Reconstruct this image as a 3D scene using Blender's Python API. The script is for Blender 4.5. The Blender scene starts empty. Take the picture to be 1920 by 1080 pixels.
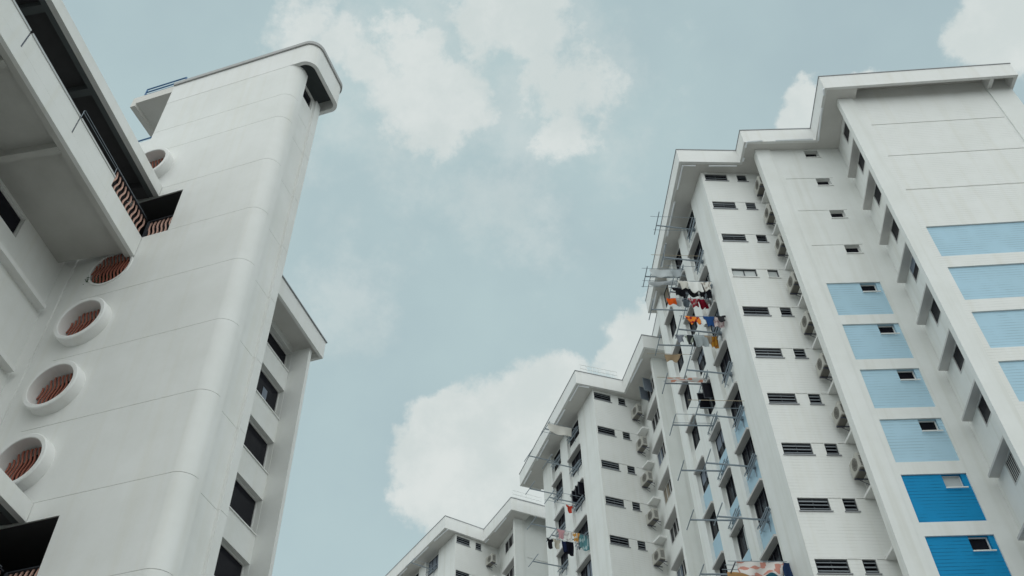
import bpy, bmesh, math, random
from mathutils import Vector, Matrix

random.seed(7)
SC = bpy.context.scene
COL = SC.collection
R = math.radians

# ------------------------------------------------------------------ camera
CAM_F, CAM_P, CAM_R = 1771.4, R(46.73), R(-1.89)
fw = Vector((0, math.cos(CAM_P), math.sin(CAM_P)))
up0 = Vector((0, -math.sin(CAM_P), math.cos(CAM_P)))
rt0 = Vector((1, 0, 0))
rt = math.cos(CAM_R) * rt0 + math.sin(CAM_R) * up0
up = -math.sin(CAM_R) * rt0 + math.cos(CAM_R) * up0
cam_d = bpy.data.cameras.new('camera')
cam_d.sensor_width = 36.0
cam_d.lens = CAM_F / 1920 * 36.0
cam_d.clip_start = 0.1
cam_d.clip_end = 3000
cam = bpy.data.objects.new('camera', cam_d)
COL.objects.link(cam)
cam.matrix_world = Matrix(((rt.x, up.x, -fw.x, 0), (rt.y, up.y, -fw.y, 0), (rt.z, up.z, -fw.z, 1.6), (0, 0, 0, 1)))
SC.camera = cam

# ------------------------------------------------------------------ light
SUN_EL, SUN_AZ = R(50), R(178)         # azimuth clockwise from +Y: behind the viewer, veiled by thin cloud
SC.view_settings.view_transform = 'Standard'
SC.view_settings.look = 'None'
SC.view_settings.gamma = 1
SC.view_settings.exposure = 0.2
sun_d = bpy.data.lights.new('sun', 'SUN')
sun_d.energy = 0.85
sun_d.angle = R(100)
sun_d.color = (1.0, 0.975, 0.94)
sun = bpy.data.objects.new('sun', sun_d)
COL.objects.link(sun)
sd = Vector((math.sin(SUN_AZ) * math.cos(SUN_EL), math.cos(SUN_AZ) * math.cos(SUN_EL), math.sin(SUN_EL)))
sun.rotation_euler = (-sd).to_track_quat('-Z', 'Y').to_euler()
sun.location = sd * 200

SKY_STRENGTH = 0.1


def px_dir(x, y):
    return (fw * CAM_F + rt * (x - 960) - up * (y - 540)).normalized()


def build_world():
    w = bpy.data.worlds.new('World')
    SC.world = w
    w.use_nodes = True
    nt = w.node_tree
    nt.nodes.clear()
    N, L = nt.nodes, nt.links

    def math_node(op, a, b=None, c=None):
        n = N.new('ShaderNodeMath')
        n.operation = op
        for i, v in enumerate((a, b, c)):
            if v is None:
                continue
            if isinstance(v, (int, float)):
                n.inputs[i].default_value = v
            else:
                L.new(v, n.inputs[i])
        return n.outputs[0]

    out = N.new('ShaderNodeOutputWorld')
    bg = N.new('ShaderNodeBackground')
    bg.inputs['Strength'].default_value = SKY_STRENGTH
    L.new(bg.outputs[0], out.inputs[0])
    sky = N.new('ShaderNodeTexSky')
    sky.sky_type = 'NISHITA'
    sky.sun_disc = False
    sky.sun_elevation = SUN_EL
    sky.sun_rotation = SUN_AZ
    sky.air_density = 1.0
    sky.dust_density = 2.0
    sky.ozone_density = 1.0
    tc = N.new('ShaderNodeTexCoord')
    D = tc.outputs['Generated']
    # tropical haze: the blue of the clear sky mixed with a pale veil
    veil_n = N.new('ShaderNodeTexNoise')
    veil_n.inputs['Scale'].default_value = 3.2
    veil_n.inputs['Detail'].default_value = 5
    veil_n.inputs['Roughness'].default_value = 0.55
    L.new(D, veil_n.inputs['Vector'])
    mixv = N.new('ShaderNodeMix')
    mixv.data_type = 'RGBA'
    L.new(sky.outputs[0], mixv.inputs[6])
    mixv.inputs[7].default_value = (4.25, 5.42, 5.52, 1)
    mr = N.new('ShaderNodeMapRange')
    mr.inputs[1].default_value = 0.3
    mr.inputs[2].default_value = 0.7
    mr.inputs[3].default_value = 0.74
    mr.inputs[4].default_value = 0.94
    L.new(veil_n.outputs[0], mr.inputs[0])
    L.new(mr.outputs[0], mixv.inputs[0])
    # clouds: soft lumps placed by direction, broken up by noise
    def noise(scale, detail, rough):
        n = N.new('ShaderNodeTexNoise')
        n.inputs['Scale'].default_value = scale
        n.inputs['Detail'].default_value = detail
        n.inputs['Roughness'].default_value = rough
        L.new(D, n.inputs['Vector'])
        return n
    nA = noise(8.0, 9, 0.64)
    sub = N.new('ShaderNodeVectorMath')
    sub.operation = 'SUBTRACT'
    L.new(nA.outputs['Color'], sub.inputs[0])
    sub.inputs[1].default_value = (0.5, 0.5, 0.5)
    scl = N.new('ShaderNodeVectorMath')
    scl.operation = 'SCALE'
    L.new(sub.outputs[0], scl.inputs[0])
    scl.inputs['Scale'].default_value = 0.085
    add = N.new('ShaderNodeVectorMath')
    add.operation = 'ADD'
    L.new(D, add.inputs[0])
    L.new(scl.outputs[0], add.inputs[1])
    DP = add.outputs[0]

    def field(blobs):
        cur = None
        for x, y, r in blobs:
            d = N.new('ShaderNodeVectorMath')
            d.operation = 'DISTANCE'
            L.new(DP, d.inputs[0])
            d.inputs[1].default_value = px_dir(x, y)
            q = 1 + ((x - 960) ** 2 + (y - 540) ** 2) / CAM_F ** 2
            f = math_node('MULTIPLY_ADD', d.outputs['Value'], -CAM_F * math.sqrt(q) / r, 1.0)
            cur = f if cur is None else math_node('SMOOTH_MAX', cur, f, 0.15)
        return cur

    def smooth(v, a, b):
        n = N.new('ShaderNodeMapRange')
        n.interpolation_type = 'SMOOTHSTEP'
        L.new(v, n.inputs[0])
        n.inputs[1].default_value = min(a, b)
        n.inputs[2].default_value = max(a, b)
        if a > b:
            n.inputs[3].default_value = 1.0
            n.inputs[4].default_value = 0.0
        return n.outputs[0]

    crisp = field([(930, 835, 135), (848, 800, 85), (805, 860, 85), (840, 915, 95), (985, 790, 110), (1045, 735, 70),
                   (1060, 860, 150), (950, 950, 110), (1165, 690, 55), (1205, 640, 80), (1245, 560, 60), (1225, 700, 110),
                   (1840, 75, 75), (1905, 60, 110), (1520, 180, 50), (1498, 225, 45), (1560, 195, 70), (1600, 150, 36), (1640, 160, 50), (1600, 230, 80)])
    soft = field([(580, 48, 85), (650, 75, 55), (740, 50, 55), (780, 110, 80), (850, 160, 95), (770, 190, 105), (820, 250, 80), (850, 205, 80),
                  (905, 30, 85), (985, 50, 100), (1010, 15, 70), (1060, 165, 100), (1070, 245, 75), (1120, 180, 70), (1010, 130, 60), (700, 130, 55)])
    nD = noise(17.0, 10, 0.66)
    nz = math_node('SUBTRACT', nD.outputs[0], 0.5)
    c1 = smooth(math_node('MULTIPLY_ADD', nz, 1.15, crisp), -0.06, 0.26)
    c2 = smooth(math_node('MULTIPLY_ADD', nz, 2.5, soft), -0.12, 0.55)
    c2b = math_node('MULTIPLY', c2, 0.93)
    cm = math_node('MAXIMUM', c1, c2b)
    # wispy half-transparent cloud round the upper lumps
    wisp = smooth(math_node('MULTIPLY_ADD', nz, 2.4, field([(800, 150, 330), (1010, 150, 300), (960, 380, 160), (640, 560, 150), (1180, 760, 120)])), 0.0, 1.0)
    cm = math_node('MAXIMUM', cm, math_node('MULTIPLY', wisp, 0.42))
    # unseen broken cumulus added behind and beside the viewer for soft light
    dt = N.new('ShaderNodeVectorMath')
    dt.operation = 'DOT_PRODUCT'
    L.new(DP, dt.inputs[0])
    dt.inputs[1].default_value = fw
    away = smooth(dt.outputs['Value'], 0.72, 0.55)
    nC = noise(2.3, 7, 0.6)
    rest = math_node('MULTIPLY', smooth(nC.outputs[0], 0.40, 0.52), away)
    shade = noise(10.0, 9, 0.62)
    ccol = N.new('ShaderNodeMix')
    ccol.data_type = 'RGBA'
    L.new(smooth(shade.outputs[0], 0.36, 0.66), ccol.inputs[0])
    ccol.inputs[6].default_value = (5.35, 5.9, 5.82, 1)
    ccol.inputs[7].default_value = (6.15, 6.55, 6.42, 1)
    mixc = N.new('ShaderNodeMix')
    mixc.data_type = 'RGBA'
    L.new(cm, mixc.inputs[0])
    L.new(mixv.outputs[2], mixc.inputs[6])
    L.new(ccol.outputs[2], mixc.inputs[7])
    mixr = N.new('ShaderNodeMix')
    mixr.data_type = 'RGBA'
    L.new(rest, mixr.inputs[0])
    L.new(mixc.outputs[2], mixr.inputs[6])
    mixr.inputs[7].default_value = (7.9, 8.75, 8.75, 1)
    L.new(mixr.outputs[2], bg.inputs['Color'])


build_world()


# ------------------------------------------------------------------ materials
def make_mat(name, col, rough=0.7, spec=0.3, mottle=0.06, courses=0.0, streak=0.0, metal=0.0, bump=0.0, cstr=0.1):
    m = bpy.data.materials.new(name)
    m.use_nodes = True
    nt = m.node_tree
    N, L = nt.nodes, nt.links
    b = N['Principled BSDF']
    b.inputs['Roughness'].default_value = rough
    b.inputs['Specular IOR Level'].default_value = spec
    b.inputs['Metallic'].default_value = metal
    tc = N.new('ShaderNodeTexCoord')
    O = tc.outputs['Object']

    def mixmul(fac, a, colb):
        n = N.new('ShaderNodeMix')
        n.data_type = 'RGBA'
        n.blend_type = 'MULTIPLY'
        L.new(fac, n.inputs[0])
        if isinstance(a, tuple):
            n.inputs[6].default_value = a
        else:
            L.new(a, n.inputs[6])
        n.inputs[7].default_value = colb
        return n.outputs[2]
    cur = (*col, 1)
    if mottle:
        n1 = N.new('ShaderNodeTexNoise')
        n1.inputs['Scale'].default_value = 0.55
        n1.inputs['Detail'].default_value = 8
        n1.inputs['Roughness'].default_value = 0.65
        L.new(O, n1.inputs['Vector'])
        r1 = N.new('ShaderNodeMapRange')
        r1.inputs[1].default_value = 0.35
        r1.inputs[2].default_value = 0.75
        L.new(n1.outputs[0], r1.inputs[0])
        k = 1 - mottle
        cur = mixmul(r1.outputs[0], cur, (k, k, k * 0.985, 1))
    if streak:
        mp = N.new('ShaderNodeMapping')
        mp.inputs['Scale'].default_value = (2.6, 2.6, 0.1)
        L.new(O, mp.inputs['Vector'])
        n2 = N.new('ShaderNodeTexNoise')
        n2.inputs['Scale'].default_value = 1.0
        n2.inputs['Detail'].default_value = 6
        L.new(mp.outputs[0], n2.inputs['Vector'])
        r2 = N.new('ShaderNodeMapRange')
        r2.inputs[1].default_value = 0.5
        r2.inputs[2].default_value = 0.78
        r2.clamp = True
        L.new(n2.outputs[0], r2.inputs[0])
        k = 1 - streak
        cur = mixmul(r2.outputs[0], cur, (k, k * 0.99, k * 0.96, 1))
    height = None
    if courses:
        # painted brickwork: horizontal joints every course, broken vertical joints
        br = N.new('ShaderNodeSeparateXYZ')
        L.new(O, br.inputs[0])
        s1 = N.new('ShaderNodeMath'); s1.operation = 'DIVIDE'
        L.new(br.outputs['Z'], s1.inputs[0]); s1.inputs[1].default_value = courses
        s2 = N.new('ShaderNodeMath'); s2.operation = 'FRACT'
        L.new(s1.outputs[0], s2.inputs[0])
        s3 = N.new('ShaderNodeMapRange'); s3.interpolation_type = 'SMOOTHSTEP'
        s3.inputs[1].default_value = 0.14
        s3.inputs[2].default_value = 0.22
        s3.inputs[3].default_value = 1.0
        s3.inputs[4].default_value = 0.0
        L.new(s2.outputs[0], s3.inputs[0])
        nb = N.new('ShaderNodeTexNoise')
        nb.inputs['Scale'].default_value = 1.3
        nb.inputs['Detail'].default_value = 4
        L.new(O, nb.inputs['Vector'])
        rb = N.new('ShaderNodeMapRange')
        rb.inputs[1].default_value = 0.38
        rb.inputs[2].default_value = 0.6
        L.new(nb.outputs[0], rb.inputs[0])
        mu = N.new('ShaderNodeMath'); mu.operation = 'MULTIPLY'
        L.new(s3.outputs[0], mu.inputs[0]); L.new(rb.outputs[0], mu.inputs[1])
        cur = mixmul(mu.outputs[0], cur, (1 - cstr, 1 - cstr, 1 - cstr, 1))
        height = mu.outputs[0]
    if isinstance(cur, tuple):
        b.inputs['Base Color'].default_value = cur
    else:
        L.new(cur, b.inputs['Base Color'])
    if height is not None or bump:
        bp = N.new('ShaderNodeBump')
        bp.inputs['Strength'].default_value = 0.35
        bp.inputs['Distance'].default_value = 0.015
        if height is not None:
            bp.invert = True
            L.new(height, bp.inputs['Height'])
        else:
            n3 = N.new('ShaderNodeTexNoise')
            n3.inputs['Scale'].default_value = bump
            n3.inputs['Detail'].default_value = 6
            L.new(O, n3.inputs['Vector'])
            L.new(n3.outputs[0], bp.inputs['Height'])
            bp.inputs['Strength'].default_value = 0.12
        L.new(bp.outputs[0], b.inputs['Normal'])
    return m


WHITE = (0.80, 0.805, 0.79)
M = {
    'plaster': make_mat('white_plaster', WHITE, 0.75, 0.2, 0.09, streak=0.035, bump=14),
    'render': make_mat('white_render', (0.79, 0.80, 0.785), 0.8, 0.2, 0.08, streak=0.10, bump=10),
    'brick': make_mat('white_painted_brick', (0.80, 0.805, 0.79), 0.8, 0.2, 0.05, courses=0.15, cstr=0.085, streak=0.05),
    'trim': make_mat('white_trim', (0.81, 0.81, 0.80), 0.7, 0.25, 0.05, streak=0.06),
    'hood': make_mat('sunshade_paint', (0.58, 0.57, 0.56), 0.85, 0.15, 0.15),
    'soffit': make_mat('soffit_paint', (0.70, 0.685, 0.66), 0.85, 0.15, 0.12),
    'coping': make_mat('coping_flashing', (0.30, 0.31, 0.33), 0.5, 0.4, 0.1),
    'blue_light': make_mat('light_blue_brick', (0.43, 0.62, 0.74), 0.75, 0.2, 0.06, courses=0.15, cstr=0.24),
    'blue_deep': make_mat('deep_blue_brick', (0.003, 0.255, 0.53), 0.7, 0.25, 0.08, courses=0.15, cstr=0.42),
    'blue_infill': make_mat('light_blue_infill', (0.42, 0.59, 0.70), 0.75, 0.2, 0.08),
    'glass': make_mat('window_glass', (0.010, 0.010, 0.015), 0.2, 0.12, 0),
    'glass_pale': make_mat('frosted_glass', (0.52, 0.55, 0.55), 0.35, 0.4, 0.1),
    'curtain': make_mat('grey_curtain', (0.22, 0.25, 0.3), 0.9, 0.1, 0.2),
    'curtain_warm': make_mat('beige_curtain', (0.3, 0.26, 0.21), 0.9, 0.1, 0.2),
    'frame': make_mat('window_frame_white', (0.7, 0.7, 0.69), 0.5, 0.4, 0.05),
    'louvre': make_mat('louvre_glass', (0.17, 0.19, 0.21), 0.3, 0.5, 0.1),
    'darkframe': make_mat('dark_frame', (0.035, 0.04, 0.05), 0.5, 0.4, 0.1),
    'void': make_mat('interior_shade_tone', (0.03, 0.03, 0.032), 0.9, 0.1, 0),  # shade behind the openings put into a near-black colour
    'ceiling': make_mat('ceiling_shade_tone', (0.10, 0.10, 0.105), 0.9, 0.1, 0.2),  # gallery shade put into the ceiling colour
    'beam': make_mat('beam_shade_tone', (0.13, 0.145, 0.15), 0.9, 0.1, 0.1),  # white beams, with their shade put into a grey colour
    'steel': make_mat('galvanised_steel', (0.30, 0.35, 0.40), 0.4, 0.5, 0.15, metal=0.35),
    'steel_dark': make_mat('weathered_steel', (0.10, 0.11, 0.15), 0.5, 0.4, 0.2, metal=0.3),
    'blue_rail': make_mat('blue_rail_paint', (0.06, 0.16, 0.33), 0.5, 0.4, 0.1),
    'terracotta': make_mat('terracotta_grille', (0.36, 0.125, 0.088), 0.7, 0.25, 0.12),
    'pinkgrille': make_mat('faded_pink_grille', (0.66, 0.41, 0.34), 0.7, 0.25, 0.12),
    'tube': make_mat('white_tube', (0.9, 0.92, 0.95), 0.3, 0.5, 0),
    'ac': make_mat('ac_casing', (0.50, 0.49, 0.45), 0.5, 0.4, 0.16, streak=0.12),
    'ac_fan': make_mat('ac_fan_guard', (0.30, 0.295, 0.27), 0.6, 0.3, 0.2),
    'ac_dark': make_mat('ac_grille', (0.10, 0.10, 0.10), 0.6, 0.3, 0.2),
    'ac_under': make_mat('ac_dark_base', (0.20, 0.19, 0.17), 0.8, 0.2, 0.4),  # dark mottled grey for base pan and fan guard rings
    'leaf': make_mat('potted_leaf', (0.05, 0.10, 0.05), 0.7, 0.3, 0.2),
    'wood': make_mat('pole_bamboo', (0.45, 0.38, 0.28), 0.7, 0.3, 0.2),
}


def flat_col(name, c):
    if name not in M:
        M[name] = make_mat(name, c, 0.9, 0.1, 0.22, bump=9)
    return M[name]


# ------------------------------------------------------------------ mesh helpers
class MB:
    def __init__(self):
        self.v, self.f, self.mi, self.mats = [], [], [], []
        self.cur = 0

    def use(self, m):
        if m not in self.mats:
            self.mats.append(m)
        self.cur = self.mats.index(m)
        return self

    def poly(self, pts):
        b = len(self.v)
        self.v += [tuple(p) for p in pts]
        self.f.append(tuple(range(b, b + len(pts))))
        self.mi.append(self.cur)

    def hexa(self, p):   # p: 4 bottom (ccw from above), 4 top
        b = len(self.v)
        self.v += [tuple(q) for q in p]
        for f in ((3, 2, 1, 0), (4, 5, 6, 7), (0, 1, 5, 4), (1, 2, 6, 5), (2, 3, 7, 6), (3, 0, 4, 7)):
            self.f.append(tuple(b + i for i in f))
            self.mi.append(self.cur)

    def box(self, x0, x1, y0, y1, z0, z1):
        self.hexa([(x0, y0, z0), (x1, y0, z0), (x1, y1, z0), (x0, y1, z0), (x0, y0, z1), (x1, y0, z1), (x1, y1, z1), (x0, y1, z1)])

    def prism(self, pts, z0, z1):    # plan polygon, ccw
        n = len(pts)
        b = len(self.v)
        self.v += [(p[0], p[1], z0) for p in pts] + [(p[0], p[1], z1) for p in pts]
        self.f.append(tuple(b + i for i in reversed(range(n))))
        self.f.append(tuple(b + n + i for i in range(n)))
        self.mi += [self.cur] * 2
        for i in range(n):
            j = (i + 1) % n
            self.f.append((b + i, b + j, b + n + j, b + n + i))
            self.mi.append(self.cur)

    def tube(self, pts, r, n=8):
        pts = [Vector(p) for p in pts]
        rings = []
        for i, p in enumerate(pts):
            d = (pts[min(i + 1, len(pts) - 1)] - pts[max(i - 1, 0)]).normalized()
            a = d.cross(Vector((0, 0, 1)))
            if a.length < 1e-3:
                a = Vector((1, 0, 0))
            a.normalize()
            c = d.cross(a)
            b = len(self.v)
            for k in range(n):
                t = 2 * math.pi * k / n
                self.v.append(tuple(p + r * (math.cos(t) * a + math.sin(t) * c)))
            rings.append(b)
        for q0, q1 in zip(rings, rings[1:]):
            for k in range(n):
                self.f.append((q0 + k, q0 + (k + 1) % n, q1 + (k + 1) % n, q1 + k))
                self.mi.append(self.cur)
        self.f.append(tuple(rings[0] + k for k in reversed(range(n))))
        self.f.append(tuple(rings[-1] + k for k in range(n)))
        self.mi += [self.cur] * 2

    def build(self, name, mat=None, parent=None, smooth=False, fix=False):
        me = bpy.data.meshes.new(name)
        me.from_pydata(self.v, [], self.f)
        mats = self.mats if self.mats else [mat]
        for m in mats:
            me.materials.append(m)
        if self.mats:
            me.polygons.foreach_set('material_index', self.mi)
        if fix:
            bm = bmesh.new()
            bm.from_mesh(me)
            bmesh.ops.remove_doubles(bm, verts=bm.verts, dist=1e-4)
            bmesh.ops.recalc_face_normals(bm, faces=bm.faces)
            bm.to_mesh(me)
            bm.free()
        if smooth:
            me.polygons.foreach_set('use_smooth', [True] * len(me.polygons))
        me.update()
        o = bpy.data.objects.new(name, me)
        COL.objects.link(o)
        if parent:
            o.parent = parent
        return o


def tag(o, label=None, cat=None, group=None, kind=None):
    if label:
        o['label'] = label
    if cat:
        o['category'] = cat
    if group:
        o['group'] = group
    if kind:
        o['kind'] = kind
    return o


def thing(name, label, cat, loc=(0, 0, 0), rz=0.0, group=None):
    o = bpy.data.objects.new(name, None)
    o.empty_display_size = 0.3
    COL.objects.link(o)
    o.location = loc
    o.rotation_euler = (0, 0, rz)
    return tag(o, label, cat, group)


def copy_tree(o, parent=None):
    c = o.copy()
    COL.objects.link(c)
    if parent:
        c.parent = parent
    for ch in list(o.children):
        copy_tree(ch, c)
    return c


def seg(A, B):
    d = Vector((B[0] - A[0], B[1] - A[1]))
    L = d.length
    d = d / L
    return d, Vector((d.y, -d.x)), L


def facade(mb, A, B, z0, z1, ops=()):
    """vertical wall from A to B (left to right as seen from outside); ops = (s0,s1,za,zb,depth,closed)"""
    d, n, L = seg(A, B)
    ops = [(max(0, o[0]), min(L, o[1]), max(z0, o[2]), min(z1, o[3]), o[4], o[5]) for o in ops]
    ops = [o for o in ops if o[1] - o[0] > 1e-4 and o[3] - o[2] > 1e-4]

    def P(s, z, dep=0.0):
        return (A[0] + d.x * s - n.x * dep, A[1] + d.y * s - n.y * dep, z)
    ss = sorted({0.0, L, *[o[0] for o in ops], *[o[1] for o in ops]})
    zs = sorted({z0, z1, *[o[2] for o in ops], *[o[3] for o in ops]})
    # bands: merge cells along s within each z interval
    for za, zb in zip(zs, zs[1:]):
        if zb - za < 1e-5:
            continue
        zm = (za + zb) / 2
        row = sorted((o[0], o[1]) for o in ops if o[2] < zm < o[3])
        s = 0.0
        for a, b in row:
            if a > s + 1e-5:
                mb.poly([P(s, za), P(a, za), P(a, zb), P(s, zb)])
            s = max(s, b)
        if s < L - 1e-5:
            mb.poly([P(s, za), P(L, za), P(L, zb), P(s, zb)])
    for s0, s1, za, zb, dep, closed in ops:
        if dep <= 0:
            continue
        mb.poly([P(s0, zb), P(s1, zb), P(s1, zb, dep), P(s0, zb, dep)])       # head
        mb.poly([P(s0, za, dep), P(s1, za, dep), P(s1, za), P(s0, za)])       # sill
        mb.poly([P(s0, za), P(s0, zb), P(s0, zb, dep), P(s0, za, dep)])
        mb.poly([P(s1, za, dep), P(s1, zb, dep), P(s1, zb), P(s1, za)])
        if closed:
            mb.poly([P(s0, za, dep), P(s1, za, dep), P(s1, zb, dep), P(s0, zb, dep)])


def slab_on(mb, A, B, s0, s1, d0, d1, za, zb):
    """box along the wall line A-B, from depth d0 (in front, negative = outwards) to d1"""
    d, n, L = seg(A, B)

    def P(s, dep, z):
        return (A[0] + d.x * s - n.x * dep, A[1] + d.y * s - n.y * dep, z)
    mb.hexa([P(s0, d0, za), P(s1, d0, za), P(s1, d1, za), P(s0, d1, za), P(s0, d0, zb), P(s1, d0, zb), P(s1, d1, zb), P(s0, d1, zb)])


RNDW = random.Random(21)


def window(parent, A, B, s0, s1, za, zb, depth, style='slide', pane='glass', sill=True, blind=0):
    mb = MB()
    slab_on(mb, A, B, s0, s1, depth, depth + 0.03, za, zb)
    w = mb.build('window', M[pane], parent)
    f = MB()
    fr = 0.045
    t0, t1 = depth - 0.05, depth - 0.002
    fm = 'frame'
    if style in ('louvre', 'darkslide'):
        fm = 'darkframe'
    f.use(M[fm])
    e = 0.003
    slab_on(f, A, B, s0 + e, s1 - e, t0, t1, zb - fr, zb - e)
    slab_on(f, A, B, s0 + e, s1 - e, t0, t1, za + e, za + fr)
    slab_on(f, A, B, s0 + e, s0 + fr, t0, t1, za + fr, zb - fr)
    slab_on(f, A, B, s1 - fr, s1 - e, t0, t1, za + fr, zb - fr)
    if style in ('slide', 'louvre', 'darkslide'):
        k = 2 if (s1 - s0) < 1.6 else 3
        if (s1 - s0) > 0.75:
            for i in range(1, k):
                c = s0 + (s1 - s0) * i / k
                slab_on(f, A, B, c - 0.02, c + 0.02, t0 + 0.004, t1, za + fr, zb - fr)
    if style.startswith('louvre'):
        f.use(M['louvre'])
        for i in range(3):
            z = za + fr + (zb - za - 2 * fr) * (i + 0.5) / 3
            d_, n_, L_ = seg(A, B)

            def P(s, dep, zz):
                return (A[0] + d_.x * s - n_.x * dep, A[1] + d_.y * s - n_.y * dep, zz)
            tilt = random.uniform(0.02, 0.07)
            f.hexa([P(s0 + fr, t0 - tilt, z - 0.05), P(s1 - fr, t0 - tilt, z - 0.05), P(s1 - fr, t0 - tilt + 0.008, z - 0.05), P(s0 + fr, t0 - tilt + 0.008, z - 0.05),
                    P(s0 + fr, t0 - 0.012, z + 0.03), P(s1 - fr, t0 - 0.012, z + 0.03), P(s1 - fr, t0 - 0.004, z + 0.03), P(s0 + fr, t0 - 0.004, z + 0.03)])
    if style == 'grille':
        n = int((s1 - s0) / 0.13)
        for i in range(1, n):
            c = s0 + (s1 - s0) * i / n
            slab_on(f, A, B, c - 0.009, c + 0.009, t0 - 0.02, t0 - 0.002, za + fr, zb - fr)
    if sill:
        f.use(M['trim'] if style != 'louvre' else M['coping'])
        slab_on(f, A, B, s0 - 0.05, s1 + 0.05, -0.05, -0.003, za - 0.05, za - 0.004)
    f.build('window_frame', None, w)
    if blind and RNDW.random() < blind:
        c = MB()
        fr_ = RNDW.uniform(0.3, 0.9)
        half = RNDW.random() < 0.6
        sa, sb = s0 + fr, s1 - fr
        if half:
            if RNDW.random() < 0.5:
                sb = sa + (sb - sa) * RNDW.uniform(0.35, 0.55)
            else:
                sa = sb - (sb - sa) * RNDW.uniform(0.35, 0.55)
            fr_ = 1.0
        slab_on(c, A, B, sa, sb, depth - 0.012, depth - 0.006, zb - (zb - za - 2 * fr) * fr_ - fr, zb - fr)
        c.build('blind', M[RNDW.choice(['curtain', 'curtain', 'glass_pale', 'curtain_warm'])], w)
    return w


# ------------------------------------------------------------------ ground
g = MB()
g.box(-500, 500, -500, 500, -0.5, 0.0)
GROUND = make_mat('pale_paving', (0.22, 0.212, 0.20), 0.9, 0.2, 0.2)
tag(g.build('ground', GROUND), kind='structure')


def offset_path(pts, w):
    """offset an open plan polyline to the inside (right-hand normal negative) by w"""
    out = []
    n = len(pts)
    for i in range(n):
        if i == 0:
            _, n0, _ = seg(pts[0], pts[1])
            out.append((pts[0][0] - n0.x * w, pts[0][1] - n0.y * w))
        elif i == n - 1:
            _, n0, _ = seg(pts[-2], pts[-1])
            out.append((pts[-1][0] - n0.x * w, pts[-1][1] - n0.y * w))
        else:
            _, a, _ = seg(pts[i - 1], pts[i])
            _, b, _ = seg(pts[i], pts[i + 1])
            m = (a + b)
            m = m / m.length
            k = w / max(0.3, m.dot(a))
            out.append((pts[i][0] - m.x * k, pts[i][1] - m.y * k))
    return out


def strip_wall(mb, path, z0, z1, w):
    inn = offset_path(path, w)
    for i in range(len(path) - 1):
        a, b, c, d = path[i], path[i + 1], inn[i + 1], inn[i]
        mb.poly([(a[0], a[1], z0), (b[0], b[1], z0), (b[0], b[1], z1), (a[0], a[1], z1)])
        mb.poly([(c[0], c[1], z0), (d[0], d[1], z0), (d[0], d[1], z1), (c[0], c[1], z1)])
        mb.poly([(a[0], a[1], z1), (b[0], b[1], z1), (c[0], c[1], z1), (d[0], d[1], z1)])
        mb.poly([(d[0], d[1], z0), (c[0], c[1], z0), (b[0], b[1], z0), (a[0], a[1], z0)])
    for i in (0, len(path) - 1):
        a, d = path[i], inn[i]
        q = [(a[0], a[1], z0), (d[0], d[1], z0), (d[0], d[1], z1), (a[0], a[1], z1)]
        mb.poly(q if i else q[::-1])
    return inn


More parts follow.
